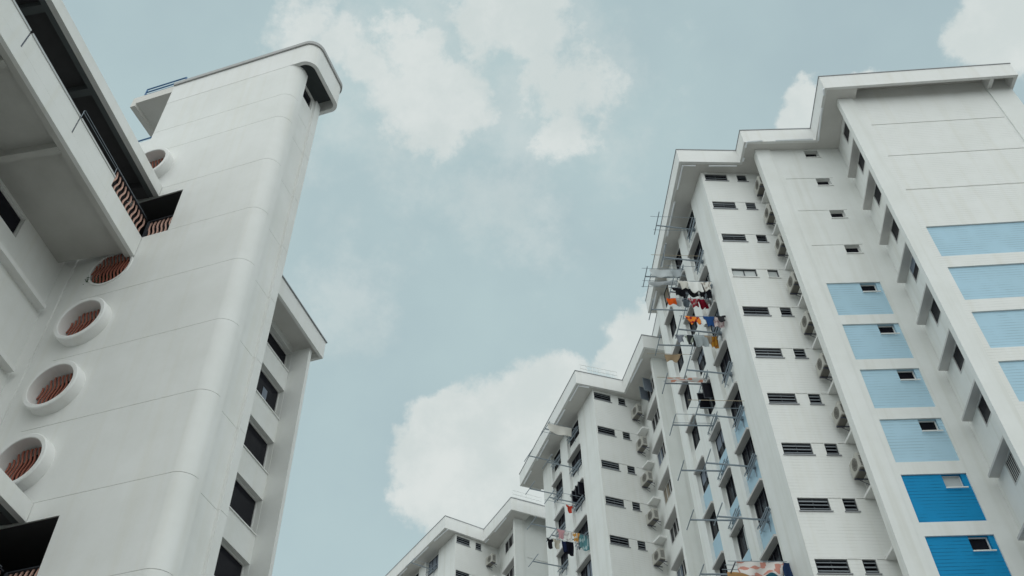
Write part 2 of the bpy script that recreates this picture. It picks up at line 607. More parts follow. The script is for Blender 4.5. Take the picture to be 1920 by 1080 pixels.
# ------------------------------------------------------------------ slab block sections on the right
def block(label, origin, az, p):
    """local x runs along the front wall (u), y goes away from the camera (v)"""
    T = thing('apartment_building', label, 'apartment block', (origin[0], origin[1], 0), R(90 - az), 'long stepped white apartment block')
    zs, zt = p['soffit'], p['top']
    ks = p['ks']
    u0 = p['u0']

    def K(v, off=0.0):
        return (u0 + ks * v + off, v)
    rows = range(-1, p['rows'])
    wall = MB()
    brick = MB()
    # ---- kitchen side: blank strip, then window columns between pilasters
    cols = p['cols']
    kend = p['kend']
    REC = 0.2
    order = []            # from far to near
    edge = kend
    far_to_near = sorted(cols, reverse=True)
    for (v0, v1) in far_to_near:
        facade(wall, K(edge), K(v1), 0, zs)
        facade(wall, K(v1), K(v1, REC), 0, zs)
        A, B = K(v1, REC), K(v0, REC)
        L = v1 - v0
        ops = []
        for k in rows:
            zh = p['kz0'] - p['kdz'] * k if k >= 0 else zs - 0.1
            ops.append((0.08, L - 0.08, zh - 1.3, zh - (0.004 if k >= 0 else 0), 0.06, False))
        facade(wall, A, B, 0, zs, ops)
        facade(wall, K(v0, REC), K(v0), 0, zs)
        for k in rows:
            zh = p['kz0'] - p['kdz'] * k if k >= 0 else zs - 0.1
            window(T, A, B, 0.08, L - 0.08, zh - 1.3, zh - (0.004 if k >= 0 else 0), 0.06, 'darkslide', 'glass', sill=False, blind=0.3)
            if k >= 0:
                h = MB()
                h.hexa([(*K(v0 + .002, -0.12), zh), (*K(v0 + .002, REC - .002), zh), (*K(v1 - .002, REC - .002), zh), (*K(v1 - .002, -0.12), zh),
                        (*K(v0 + .002, -0.12), zh + .11), (*K(v0 + .002, REC - .002), zh + .11), (*K(v1 - .002, REC - .002), zh + .11), (*K(v1 - .002, -0.12), zh + .11)])
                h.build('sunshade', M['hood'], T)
            if k >= p['blue_from']:
                f = MB()
                z_a = zh - p['kdz'] + 0.115
                slab_on(f, A, B, 0.004, L - 0.004, -0.02, -0.002, z_a, zh - 1.34)
                f.build('spandrel_panel', M['blue_infill'], T)
        edge = v0
    facade(wall, K(edge), K(0), 0, zs)          # blank strip up to the front corner
    if p.get('ext'):
        facade(wall, (6, p['ext'] - .5), (0.45, p['ext'] - .5), 0, zs)
        facade(wall, (0.45, p['ext'] - .5), (0.45, kend), 0, zs)
        facade(wall, (0.45, kend), K(kend), 0, zs)
    else:
        facade(wall, (K(kend)[0] + 6, kend), K(kend), 0, zs)
    if p.get('rail'):
        for pa_, pb_ in p['rail']:
            rl = MB()
            for z in (0.3, 0.6, 0.95):
                rl.tube([(*pa_, zt + z), (*pb_, zt + z)], 0.02, 6)
            for i in range(7):
                t_ = i / 6
                q_ = (pa_[0] + (pb_[0] - pa_[0]) * t_, pa_[1] + (pb_[1] - pa_[1]) * t_)
                rl.tube([(*q_, zt - .1), (*q_, zt + .95)], 0.02, 6)
            rl.build('guard_rail', M['trim'], T)
    # ---- front wall with small windows
    A, B = K(0), (p['wend'], 0.0)
    L = p['wend'] - u0
    ops = []
    wr = []
    for k in rows:
        zh = p['wz0'] - 2.8 * k if k >= 0 else zs - 0.12
        ops.append((0 - u0, 1.3 - u0, zh - 0.62, zh, 0.12, False))
        ops.append((1.88 - u0, 2.44 - u0, zh - 0.62, zh, 0.12, False))
        if k >= 0:
            ops.append((2.5 - u0, L, zh - 0.03, zh + 0.015, 0.04, True))
            ops.append((1.3 - u0 + .02, 1.88 - u0 - .02, zh - 0.03, zh + 0.015, 0.04, True))
        wr.append((k, zh))
    facade(brick, A, B, 0, zs, ops)
    for k, zh in wr:
        pn = 'glass_pale' if (k in p['pale']) else 'glass'
        st = 'darkslide' if k in p['pale'] else 'louvre'
        window(T, A, B, -u0, 1.3 - u0, zh - 0.62, zh, 0.12, st, pn)
        window(T, A, B, 1.88 - u0, 2.44 - u0, zh - 0.62, zh, 0.12, st, pn)
        if k >= 0:
            h = MB()
            h.box(p['wend'] - 0.62, p['wend'] - 0.003, -0.85, -0.003, zh - 0.02, zh + 0.1)
            h.build('ledge', M['trim'], T)
    # ---- optional second front bay (small windows set in painted panels)
    if p.get('B'):
        bo, ba = p['B']['o'], R(p['B']['rot'])
        bd = Vector((math.cos(ba), math.sin(ba)))

        def Bp(s, off=0.0):
            return (bo[0] + bd.x * s + bd.y * off, bo[1] + bd.y * s - bd.x * off)     # off = outwards
        sl, sr = -1.13, p['B']['sr']
        facade(wall, (p['wend'], 0), (p['wend'], -1.2), 0, zs)
        facade(wall, (p['wend'], -1.2), (Bp(sl)[0] + .03, -1.2), 0, zs)
        facade(wall, (Bp(sl)[0] + .03, -1.2), Bp(sl, 0.07), 0, zs)
        facade(wall, Bp(sl, 0.07), Bp(-0.3, 0.07), 0, zs)
        facade(wall, Bp(-0.3, 0.07), Bp(-0.3), 0, zs)
        A, B = Bp(-0.3), Bp(sr)
        ops = []
        wins = []
        for k in range(-4, p['rows'] - 3):
            zh = 34.77 - 2.8 * k
            if zh > zs - .05:
                zh = zs - 0.12
            if k >= 0:
                ops.append((0.3, 2.92, zh - 2.2, zh, 0.07, False))
                wins.append((k, zh, True))
            else:
                ops.append((1.93, 2.70, zh - 0.66, zh, 0.24, False))
                if zh < zs - 0.2:
                    ops.append((0.3, 1.92, zh - 0.02, zh + 0.025, 0.04, True))
                    ops.append((2.71, 2.9, zh - 0.02, zh + 0.025, 0.04, True))
                wins.append((k, zh, False))
        facade(wall, A, B, 0, zs, ops)
        for k, zh, blue in wins:
            dep = 0.24
            if blue:
                d_, n_, _ = seg(A, B)
                A2 = (A[0] - n_.x * .07, A[1] - n_.y * .07)
                B2 = (B[0] - n_.x * .07, B[1] - n_.y * .07)
                f = MB()
                d2, n2, L2 = seg(A2, B2)
                A3 = (A2[0] + d2.x * .3, A2[1] + d2.y * .3)
                B3 = (A2[0] + d2.x * 2.92, A2[1] + d2.y * 2.92)
                facade(f, A3, B3, zh - 2.2, zh, [(1.63, 2.40, zh - 0.66, zh - .002, 0.17, False)])
                f.build('painted_panel', M['blue_deep'] if k >= 4 else M['blue_light'], T)
            window(T, A, B, 1.93, 2.70, zh - 0.66, zh, dep, 'plain', 'glass_pale' if k == 4 else 'glass')
        inner = Bp(sr)
    else:
        inner = (p['wend'], 0.0)
    # ---- return wall with hooded windows
    ua, va = p['RA']['o']
    rs = p['RA']['slope']

    def RAp(v, off=0.0):
        return (ua + rs * (v - va) + off, v)
    back_v = inner[1]
    A, B = (RAp(back_v, 0.42)), RAp(va + 0.35, 0.42)
    facade(wall, inner, A, 0, zs)
    ops = []
    rw = []
    gv0, gv1 = p['RA']['glass']
    for k in rows:
        zh = p['RA']['z0'] - p['RA'].get('dz', 2.8) * k
        if k < 0 and zh > zs - 0.9:
            zh = zs - 0.45
        s0 = back_v - gv1
        s1 = back_v - gv0
        ops.append((s0, s1, zh - 1.05, zh - .002, 0.03, False))
        rw.append((k, zh, s0, s1))
    facade(wall, A, B, 0, zs, ops)
    for k, zh, s0, s1 in rw:
        window(T, A, B, s0, s1, zh - 1.05, zh - .002, 0.03, 'grille' if k in p['RA'].get('grilled', ()) else p['RA'].get('style', 'slide'), 'glass', sill=False, blind=0.4)
        if k >= 0:
            h0, h1 = p['RA']['hood']
            h = MB()
            a, b = RAp(h0, 0.0), RAp(h1, 0.0)
            c, d = RAp(h1, 0.418), RAp(h0, 0.418)
            h.hexa([(*a, zh), (*d, zh), (*c, zh), (*b, zh), (*a, zh + .11), (*d, zh + .11), (*c, zh + .11), (*b, zh + .11)])
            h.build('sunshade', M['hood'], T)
    facade(wall, RAp(va + 0.35, 0.42), RAp(va + 0.35), 0, zs)
    facade(wall, RAp(va + 0.35), RAp(va), 0, zs)
    # ---- end bay with tall painted panels
    pa = R(p['P']['rot'])
    pd = Vector((math.cos(pa), math.sin(pa)))
    po = (RAp(va)[0] + pd.x * 1.11, RAp(va)[1] + pd.y * 1.11)

    def Pp(s, off=0.0):
        return (po[0] + pd.x * s + pd.y * off, po[1] + pd.y * s - pd.x * off)
    w0 = p['P']['w']
    facade(wall, Pp(-1.11), Pp(-0.3), 0, zs)
    facade(wall, Pp(-0.3), Pp(-0.3, -0.08), 0, zt - .25)
    A, B = Pp(-0.3, -0.08), Pp(w0 + 0.1, -0.08)
    ops = []
    pw = []
    for k in range(0, p['rows'] + 1):
        zh = p['P']['z0'] - 2.8 * k
        if k >= 3:
            ops.append((0.3, w0 + 0.3, zh - 2.08, zh, 0.07, False))
            pw.append((k, zh))
        else:
            ops.append((0.3, w0 + 0.3, zh - 0.03, zh + 0.03, 0.06, True))
    facade(brick if p['P']['panels'] else wall, A, B, 0, zt - .25, ops if p['P']['panels'] else [o for o in ops if o[5]] + [(0.3, w0 + .3, zh_ - .03, zh_ + .03, .06, True) for _, zh_ in pw])
    if p['P']['panels']:
        for k, zh in pw:
            d_, n_, _ = seg(A, B)
            A2 = (A[0] + d_.x * .3 - n_.x * .07, A[1] + d_.y * .3 - n_.y * .07)
            B2 = (A[0] + d_.x * (w0 + .3) - n_.x * .07, A[1] + d_.y * (w0 + .3) - n_.y * .07)
            f = MB()
            facade(f, A2, B2, zh - 2.08, zh)
            f.build('painted_panel', M['blue_deep'] if k >= 7 else M['blue_light'], T)
    facade(wall, Pp(w0 + 0.1, -0.08), Pp(w0 + 0.1), 0, zt - .25)
    facade(wall, Pp(w0 + 0.1), Pp(w0 + 1.36), 0, zt - .25)
    facade(wall, Pp(w0 + 1.36), Pp(w0 + 1.36, -16), 0, zs)
    brick.build('wall', M['brick'], T)
    wall.build('wall', M['render'], T)
    # ---- roof edge
    path = p['path']
    par = MB()
    inn = strip_wall(par, path, zs, zt, 0.16)
    par.build('roof_parapet', M['trim'], T)
    cop = MB()
    strip_wall(cop, offset_path(path, -0.035), zt + .002, zt + .05, 0.24)
    cop.build('coping', M['coping'], T)
    roof = MB()
    poly = inn + [(inn[-1][0], inn[0][1] - .2)]
    roof.prism([(a, b) for a, b in poly][::1], zt - 0.25, zt - 0.1)
    roof.build('roof', M['soffit'], T, fix=True)
    so = MB()
    # soffit: everything inside the parapet except the pocket in front of the end bay
    cut = [q for q in inn[:-2]]
    q0 = Pp(-0.12)
    fr0 = inn[-3]
    fr1 = inn[-2]
    dd, nn, _ = seg(fr0, fr1)
    sdist = (Vector(q0) - Vector(fr0)).dot(dd)
    cutp = (fr0[0] + dd.x * sdist, fr0[1] + dd.y * sdist)
    sp = cut + [cutp, Pp(-0.12, -.1), Pp(w0 + 1.2, -0.1), (Pp(w0 + 1.2)[0], inn[0][1] - .2)]
    so.prism(sp, zs + 0.01, zs + 0.1)
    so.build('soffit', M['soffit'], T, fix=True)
    br = MB()
    a, b = Pp(w0 + 0.1, 0.003), Pp(w0 + 0.32, 0.003)
    dep = abs((Vector(fr0) - Vector(Pp(0))).dot(nn)) - 0.02
    c, d = Pp(w0 + 0.32, dep), Pp(w0 + 0.1, dep)
    br.hexa([(*d, zs + .12), (*c, zs + .12), (*b, zs + .12), (*a, zs + .12), (*d, zt - .26), (*c, zt - .26), (*b, zt - .26), (*a, zt - .26)])
    br.build('bracket', M['trim'], T)
    # white tubes standing in for bright sky gaps along the eaves
    for tp in p['tubes']:
        t = MB()
        t.tube([(x, y, zs - 0.05) for x, y in tp], 0.055, 6)
        t.build('eave_gap_tube', M['tube'], T)
    return T, dict(K=K)


NEAR = dict(soffit=45.9, top=47.05, u0=-0.2, ks=-0.075, rows=11, kz0=43.08, kdz=2.845, blue_from=4,
            cols=[(2.2, 4.15), (5.2, 6.85), (8.2, 9.8)], kend=10.9, ext=20, wz0=43.2, wend=3.45, pale=(2,),
            B=dict(o=(3.75, -1.72), rot=-4.2, sr=3.76),
            RA=dict(o=(6.36, -5.22), slope=0.19, z0=42.65, glass=(-4.6, -3.3), hood=(-4.86, -2.33), grilled=(7, 8), style='plain'),
            P=dict(rot=-6.6, z0=43.35, w=6.95, panels=True),
            path=[(4.0, 20.2), (-0.4, 20.2), (-0.5, 11.55), (-1.45, 11.55), (-1.57, -0.72), (1.95, -0.80), (1.87, -2.2), (5.92, -2.5), (5.45, -5.87), (15.75, -7.15), (15.95, -5.0)],
            tubes=[[(5.4, -5.85), (5.54, -5.46)], [(5.66, -4.65), (6.05, -2.52)], [(5.72, -2.60), (3.62, -2.41)], [(2.88, -2.38), (2.03, -2.25), (2.03, -1.88)], [(2.1, -1.14), (2.1, -0.92)], [(1.80, -0.58), (0.18, -0.52)], [(-0.59, -0.5), (-1.33, -0.48), (-1.33, 1.25)], [(-1.33, 2.17), (-1.32, 4.82)], [(-1.30, 5.6), (-1.22, 7.37)], [(-1.22, 9.47), (-1.2, 11.17)]])
TN, _ = block('tall white apartment block with blue brick panels, nearest on the right', (11.354, 33.001), 85.3, NEAR)

MID = dict(rail=[((-0.9, -0.05), (1.9, -0.25))], soffit=44.55, top=45.65, u0=-0.1, ks=0.045, rows=5, kz0=41.85, kdz=2.87, blue_from=9,
           cols=[(2.75, 5.0), (6.3, 8.1)], kend=9.9, wz0=41.45, wend=3.6, pale=(),
           RA=dict(o=(2.24, -4.41), slope=0.23, z0=41.5, glass=(-3.5, -1.6), hood=(-4.1, -1.62)),
           P=dict(rot=-8, z0=41.3, w=5.5, panels=False),
           path=[(1.2, 12.35), (-0.55, 12.35), (-1.45, -0.3), (2.14, -0.5), (1.3, -5.15), (8.6, -6.2), (8.8, -4.5)],
           tubes=[[(-0.44, -0.2), (-1.2, -0.1), (-1.1, 1.56)], [(-1.05, 2.58), (-0.93, 4.34)], [(-0.78, 6.19), (-0.6, 8.75)], [(-0.5, 10.16), (-0.38, 11.89)], [(1.7, -4.1), (2.05, -1.69)]])
TM, _ = block('middle white apartment block with a stepped roof edge, laundry racks and aircon niche', (5.438, 50.458), 67, MID)

FAR = dict(rail=[((2.0, -5.2), (4.6, -5.6))], soffit=44.35, top=45.45, u0=-0.1, ks=0.05, rows=4, kz0=41.6, kdz=2.85, blue_from=9,
           cols=[(2.85, 5.0), (6.3, 8.1)], kend=9.9, wz0=41.15, wend=3.75, pale=(),
           RA=dict(o=(2.6, -4.55), slope=0.25, z0=41.0, dz=2.75, glass=(-4.0, -1.6), hood=(-4.15, -1.6)),
           P=dict(rot=-7, z0=41.1, w=5.5, panels=False),
           path=[(1.2, 12.3), (-0.6, 12.3), (-1.33, -0.3), (2.45, -0.35), (1.7, -5.4), (8.6, -6.5), (8.8, -4.5)],
           tubes=[[(1.99, -4.3), (2.38, -2.08)], [(2.57, -0.87), (2.64, -0.3)], [(-1.05, -0.25), (-1.03, 1.78)], [(-0.98, 2.83), (-0.83, 5.51)], [(-0.74, 6.7), (-0.66, 8.21)]])
TF, _ = block('farthest white apartment block with only its top floors in view', (-5.212, 67.80), 53.6, FAR)


# ------------------------------------------------------------------ tower and access galleries on the left
def lbl_tower():
    AZ = 106.27
    T = thing('apartment_tower', 'white tower on the left with round porthole openings, rounded corner and access galleries',
              'apartment block', (-13.018, 21.296, 0), R(90 - AZ))
    SEAMS = [5.2, 8.0, 10.8, 13.62, 16.42, 19.23, 22.04, 24.8, 27.47, 30.33, 33.14, 34.76]
    G = 0.015
    wall = MB()
    ZT = 37.05
    CU = -0.86
    CZ = [31.88, 26.15, 23.38, 20.58, 17.78]
    HS = 1.0

    def grooves(L, zmin, zmax, s0=0.0, s1=None):
        return [(s0, L if s1 is None else s1, z - G / 2, z + G / 2, 0.025, True) for z in SEAMS if zmin < z < zmax]
    # recessed wall behind the galleries
    GS = 0.134

    def Gp(t, w=0.0):         # point of the gallery frame: t metres towards the viewer, w metres inwards
        n = math.hypot(GS, 1)
        return ((GS * t - w) / n, (-t - GS * w) / n)
    wA, wB = Gp(16, 2.95), Gp(-0.4 + .12, 2.95)
    wB = (-2.93, -0.14)
    d_, n_, LW_ = seg(wA, wB)
    ops = [(LW_ - 9.5, LW_ - 2.35, 25.68, 26.62, 0.5, True), (LW_ - 9.5, LW_ - 2.2, 22.2, 23.75, 0.4, True),
           (LW_ - 9.5, LW_ - 2.3, 19.6, 20.9, 0.4, True)]
    facade(wall, wA, wB, 0, 33.3, ops)
    window(T, wA, wB, LW_ - 9.5, LW_ - 2.35, 25.68, 26.62, 0.14, 'plain', 'glass', sill=False)  # dark pane put in for the shade inside this opening
    window(T, wA, wB, LW_ - 9.5, LW_ - 2.2, 22.2, 23.75, 0.14, 'plain', 'glass')
    # front face, split so that the round openings get their own cells
    A0 = (-2.93, -0.14)
    A1 = (-2.49, -0.06)
    facade(wall, A0, A1, 0, 34.3)
    facade(wall, A1, (-2.49, 0), 0, 34.3)
    X0, X1 = -2.49, 4.17

    def s_of(u):
        return u - X0
    circ = [(s_of(CU) - HS, s_of(CU) + HS, z - HS, z + HS, 0.0, False) for z in CZ]
    corner = [(s_of(-1.2), s_of(1.02), 27.47 - 14.02 * i, 29.83 - 14.02 * i, 0.05, False) for i in (0, 1)]
    gv = grooves(X1 - X0, 0, 34.0, 0.9, X1 - X0)
    # keep grooves out of openings
    cut = []
    for o in gv:
        hit = [c for c in circ + corner if c[2] - .03 < o[2] and o[3] < c[3] + .03]
        if hit:
            cut.append((max(c[1] for c in hit) + 0.02, o[1], *o[2:]))
        else:
            cut.append(o)
    facade(wall, (X0, 0), (X1, 0), 0, 34.3, circ + corner + cut)
    facade(wall, (-1.65, 0), (X1, 0), 34.3, ZT, grooves(9, 34.3, ZT, 0, X1 + 1.65))
    wall.poly([(X0, 0, 34.3), (-1.65, 0, 34.3), (-1.65, 2.3, 34.3), (X0, 2.3, 34.3)])
    facade(wall, (-1.65, 2.3), (-1.65, 0), 34.3, 38.5)
    # cells with round holes
    NN = 64
    RI = 0.76
    for z in CZ:
        for i in range(NN):
            a0, a1 = 2 * math.pi * i / NN, 2 * math.pi * (i + 1) / NN

            def ring(a, r):
                return (CU + r * math.cos(a), 0.0, z + r * math.sin(a))

            def sq(a):
                k = HS / max(abs(math.cos(a)), abs(math.sin(a)))
                return (CU + k * math.cos(a), 0.0, z + k * math.sin(a))
            wall.poly([ring(a0, RI), sq(a0), sq(a1), ring(a1, RI)])
    # round corner: full height, smooth
    RC = 0.5
    rc = MB()
    n = 28
    prev = (X1, 0.0)
    for i in range(1, n + 1):
        a = math.pi / 2 * i / n
        p = (X1 + RC * math.sin(a), RC - RC * math.cos(a))
        facade(wall, prev, p, 0, ZT, grooves(seg(prev, p)[2], 0, ZT))
        prev = p
    side = [(4.67, 0.5), (4.67, 0.72), (4.40, 0.72), (4.40, 1.93), (4.50, 1.93), (4.50, 2.3)]
    for i, (a, b) in enumerate(zip(side, side[1:])):
        L = seg(a, b)[2]
        ops = grooves(L, 0, ZT) if i >= 2 else []
        if i == 2:
            ops = ops + [(0.3, 1.08, 36.15, 37.03, 0.1, False)]
        facade(wall, a, b, 0, ZT, ops)
    window(T, side[2], side[3], 0.3, 1.08, 36.15, 37.03, 0.1, 'plain', 'glass', sill=False)
    facade(wall, (4.50, 2.3), (0.05, 2.3), 0, ZT)
    facade(wall, (0.05, 2.3), (-1.65, 2.3), 31, ZT)
    # lower block: recessed windows between fin and pilaster
    A, B = (0.05, 2.3), (0.05, 10.4)
    ops = []
    heads = [30.95] + [28.72 - 2.8 * k for k in range(0, 8)]
    for i, zh in enumerate(heads):
        ops.append((4.6, 8.09, zh - (1.12 if i == 0 else 1.56), zh, 0.28, False))
    facade(wall, A, B, 0, 32.0, ops)
    for i, zh in enumerate(heads):
        w = window(T, A, B, 4.6, 8.09, zh - (1.12 if i == 0 else 1.56), zh, 0.28, 'plain', 'glass')
        if i == 1:
            c = MB()
            slab_on(c, A, B, 6.9, 7.25, 0.262, 0.274, zh - 1.45, zh - 0.62)
            c.build('blind', M['curtain'], w)
    facade(wall, (0.05, 10.4), (0.92, 10.4), 0, 31.05)
    facade(wall, (0.92, 10.4), (0.92, 10.62), 0, 31.05)
    facade(wall, (0.92, 10.62), (0.05, 10.62), 0, 31.05)
    facade(wall, (0.05, 10.62), (0.05, 11.0), 0, 31.05)
    facade(wall, (0.05, 11.0), (-6, 11.0), 0, 31.05)
    wall.build('wall', M['plaster'], T)
    # eaves of the lower block
    e = MB()
    e.prism([(1.06, 2.34), (1.2, 2.34), (1.2, 11.2), (-6, 11.2), (-6, 11.06), (1.06, 11.06)], 31.0, 32.0)
    e.build('roof_parapet', M['trim'], T, fix=True)
    e = MB()
    e.box(-6, 1.058, 2.34, 11.058, 31.3, 31.45)
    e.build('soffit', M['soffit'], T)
    e = MB()
    e.box(-6, 1.26, 2.3, 11.26, 32.004, 32.05)
    e.build('coping', M['coping'], T)
    # top parapet with its overhang
    R2 = 0.55

    def capline(off):
        pts = [(-1.65, -0.008 - off)]
        cx, cy = 5.27 - R2, -0.008 + R2
        for i in range(0, 17):
            a = math.pi / 2 * i / 16
            pts.append((cx + (R2 + off) * math.sin(a), cy - (R2 + off) * math.cos(a)))
        r3 = 0.38
        cx, cy = 5.27 - r3, 2.62 - r3
        for i in range(0, 13):
            a = math.pi / 2 * i / 12
            pts.append((cx + (r3 + off) * math.cos(a), cy + (r3 + off) * math.sin(a)))
        pts.append((3.8, 2.62 + off))
        return pts
    c = MB()
    cl = capline(0)
    inn = strip_wall(c, cl, 37.0, 38.58, 0.16)
    c.build('roof_parapet', M['trim'], T)
    c = MB()
    strip_wall(c, capline(0.07), 38.40, 38.6, 0.065)
    c.build('coping', M['coping_grey'], T)
    c = MB()
    c.prism([(-1.6, 0.15)] + inn[1:-1] + [(3.8, 2.45), (-1.6, 2.45)], 37.75, 37.85)
    c.build('soffit', M['beam'], T, fix=True)  # shade of the parapet pocket put into this grey
    # roof slab sticking out over the terrace, with blue rails
    c = MB()
    c.box(-3.7, -1.653, 0.0, 6.0, 37.95, 38.45)
    c.box(-3.7, -3.45, 0.0, 6.0, 37.75, 37.948)
    c.build('roof_slab', M['soffit_trim'], T)
    c = MB()
    c.poly([(0.05, 2.3, 37), (-1.65, 2.3, 37), (-1.65, 2.3, 38.45), (0.05, 2.3, 38.45)])
    c.build('wall', M['plaster'], T)

    def rail(name, pts, zs, r=0.036):
        c = MB()
        for z in zs:
            c.tube([(x, y, z) for x, y in pts], r, 6)
        for x, y in pts:
            c.tube([(x, y, zs[0] - 0.25), (x, y, zs[-1])], r, 6)
        return c.build('guard_rail', M['blue_rail'], T)
    rail('rail', [(-3.4, 0.2), (-1.4, 0.2)], (38.85, 39.1, 39.35))
    rail('rail', [(-2.6, 0.25), (-1.75, 0.25)], (34.6, 34.95))
    # round porthole rings with wavy terracotta grilles
    for z in CZ:
        PR = 0.0 if abs(z - 26.15) < 0.1 else 0.38
        c = MB()
        NN2 = 72
        RO = 0.92

        def pt(a, r, y):
            return (CU + r * math.cos(a), y, z + r * math.sin(a))
        y_in = 0.36
        prof = [(RI, y_in), (RI, -PR + .02), (RI + .02, -PR), (RO - .03, -PR), (RO, -PR + 0.03), (RO, 0.0)] if PR else [(RI, y_in), (RI, -0.02), (RI + .02, -0.035), (RI + .09, -0.035), (RI + .1, 0.0)]
        for i in range(NN2):
            a0, a1 = 2 * math.pi * i / NN2, 2 * math.pi * (i + 1) / NN2
            for (r0, y0), (r1, y1) in zip(prof, prof[1:]):
                c.poly([pt(a0, r0, y0), pt(a0, r1, y1), pt(a1, r1, y1), pt(a1, r0, y0)])
        ringo = c.build('porthole_ring', M['trim'], T, fix=True)
        gm = MB()
        gm.use(M['terracotta'])
        yg = 0.02 if PR else 0.0
        nb = 11
        for i in range(nb):
            x0 = -RI + (i + 0.5) * 2 * RI / nb
            steps = 18
            pts = []
            for k in range(steps + 1):
                zz = -RI + 2 * RI * k / steps
                xx = x0 + 0.055 * math.sin(2 * math.pi * zz / 0.85)
                if xx * xx + zz * zz < (RI - 0.005) ** 2:
                    pts.append((CU + xx, zz + z))
            for (xa, za), (xb, zb) in zip(pts, pts[1:]):
                h = 0.027
                gm.hexa([(xa - h, yg, za), (xa + h, yg, za), (xa + h, yg + 0.035, za), (xa - h, yg + 0.035, za),
                         (xb - h, yg, zb), (xb + h, yg, zb), (xb + h, yg + 0.035, zb), (xb - h, yg + 0.035, zb)])
        gm.build('porthole_grille', None, ringo)
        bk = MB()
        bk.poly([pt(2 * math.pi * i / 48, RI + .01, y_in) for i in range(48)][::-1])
        bk.build('porthole_back', M['void'], ringo)  # dark disc standing in for the shade inside the porthole
    # little plant trailing out of the porthole under the gallery
    pl = MB()
    rnd = random.Random(3)
    for i in range(110):
        cx, cz = CU - 0.35 + rnd.gauss(0, 0.22), 26.15 - 0.42 + rnd.gauss(0, 0.13)
        if i % 5 == 0:
            cx, cz = CU - 0.74 + rnd.gauss(0, 0.05), 26.15 - 0.36 + rnd.gauss(0, 0.1)
        cy = -0.02 - abs(rnd.gauss(0, 0.03)) if i % 5 == 0 else 0.03 + rnd.random() * .1
        a, t = rnd.random() * 6.28, rnd.uniform(0.03, 0.07)
        e1 = Vector((math.cos(a), rnd.uniform(-.4, .4), math.sin(a))) * t
        e2 = Vector((-math.sin(a), rnd.uniform(-.4, .4), math.cos(a))) * t * 0.35
        o = Vector((cx, cy, cz))
        pl.poly([o - e1, o + e2, o + e1, o - e2])
    pw = thing('potted_plant', 'small green plant trailing from the porthole under the gallery', 'plant', (0, 0, 0))
    pw.matrix_world = T_mat(T)
    pl.build('foliage', M['leaf'], pw)
    st = MB()
    for k in range(4):
        st.tube([(CU - 0.2 - .12 * k, 0.1, 26.15 - 0.62), (CU - 0.35 - .1 * k, 0.03, 26.15 - 0.45), (CU - 0.45 - .09 * k, 0.01, 26.15 - 0.34)], 0.008, 5)
    st.build('stem', M['leaf'], pw)

    # ---- galleries
    def gbox(mb, t0, t1, w0, w1, z0, z1):
        a, b, c, d = Gp(t0, w0), Gp(t1, w0), Gp(t1, w1), Gp(t0, w1)
        mb.hexa([(*a, z0), (*d, z0), (*c, z0), (*b, z0), (*a, z1), (*d, z1), (*c, z1), (*b, z1)])

    def gallery(dz):
        g = thing_part('access_gallery', T)
        e0 = 0.02
        c = MB()
        for a, b in ((2.36, 4.76), (4.82, 7.82), (7.88, 10.9), (10.96, 18)):
            gbox(c, a, b, 0, 0.15, 27.02, 27.84)
        gbox(c, 2.36, 18, 0, 0.15, 26.45, 27.018)
        gbox(c, e0, 2.358, 0, 0.15, 26.45, 27.44)
        c.build('parapet', M['plaster'], g)
        c = MB()
        for a, b in ((2.37, 4.74), (4.84, 7.8), (7.9, 10.88), (10.98, 18)):
            gbox(c, a, b, -0.03, 0.18, 27.843, 27.93)
        c.build('coping', M['coping_metal'], g)
        for a in (4.79, 7.85, 10.93):
            c = MB()
            gbox(c, a - 0.026, a + 0.026, 0.02, 0.1, 27.03, 27.80)
            c.build('joint_strip', M['steel_dark'], g)
        c = MB()
        for w in (0.06, 0.12):
            c.tube([(*Gp(0.15, w), 28.45), (*Gp(4.7, w), 28.45 if w < .1 else 28.40)], 0.012, 6)
        c.tube([(*Gp(4.7, .09), 27.9), (*Gp(4.7, .09), 28.45)], 0.012, 6)
        c.tube([(*Gp(2.36, .09), 27.9), (*Gp(2.36, .09), 28.45)], 0.012, 6)
        c.build('handrail', M['steel'], g)
        c = MB()
        gbox(c, e0, 18, 0.152, 0.34, 26.45, 26.9)
        for t in (4.6, 7.7, 10.85, 14):
            gbox(c, t - 0.12, t + 0.12, 0.342, 2.92, 26.42, 26.72)
        gbox(c, e0, 18, 0.342, 2.92, 26.722, 27.2)
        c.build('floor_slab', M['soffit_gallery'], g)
        c = MB()
        gbox(c, e0, 18, 0.0, 0.2, 29.83, 30.4)
        c.build('fascia', M['plaster'], g)
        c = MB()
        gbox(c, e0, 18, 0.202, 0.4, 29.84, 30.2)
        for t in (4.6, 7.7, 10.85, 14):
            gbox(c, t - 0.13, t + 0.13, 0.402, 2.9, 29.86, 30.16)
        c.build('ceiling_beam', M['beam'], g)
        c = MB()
        gbox(c, 0.004, 0.5, 0.402, 2.9, 29.835, 30.165)  # dark block added to cover the bright wall patch above the opening
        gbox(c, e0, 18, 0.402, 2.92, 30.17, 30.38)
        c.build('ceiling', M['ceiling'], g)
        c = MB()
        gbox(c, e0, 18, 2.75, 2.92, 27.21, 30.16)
        c.build('back_wall', M['beam'], g)  # gallery shade put into the wall's grey
        # wavy pink grille round the inner corner
        c = MB()
        c.use(M['pinkgrille'])
        z0, z1 = 27.47, 28.36
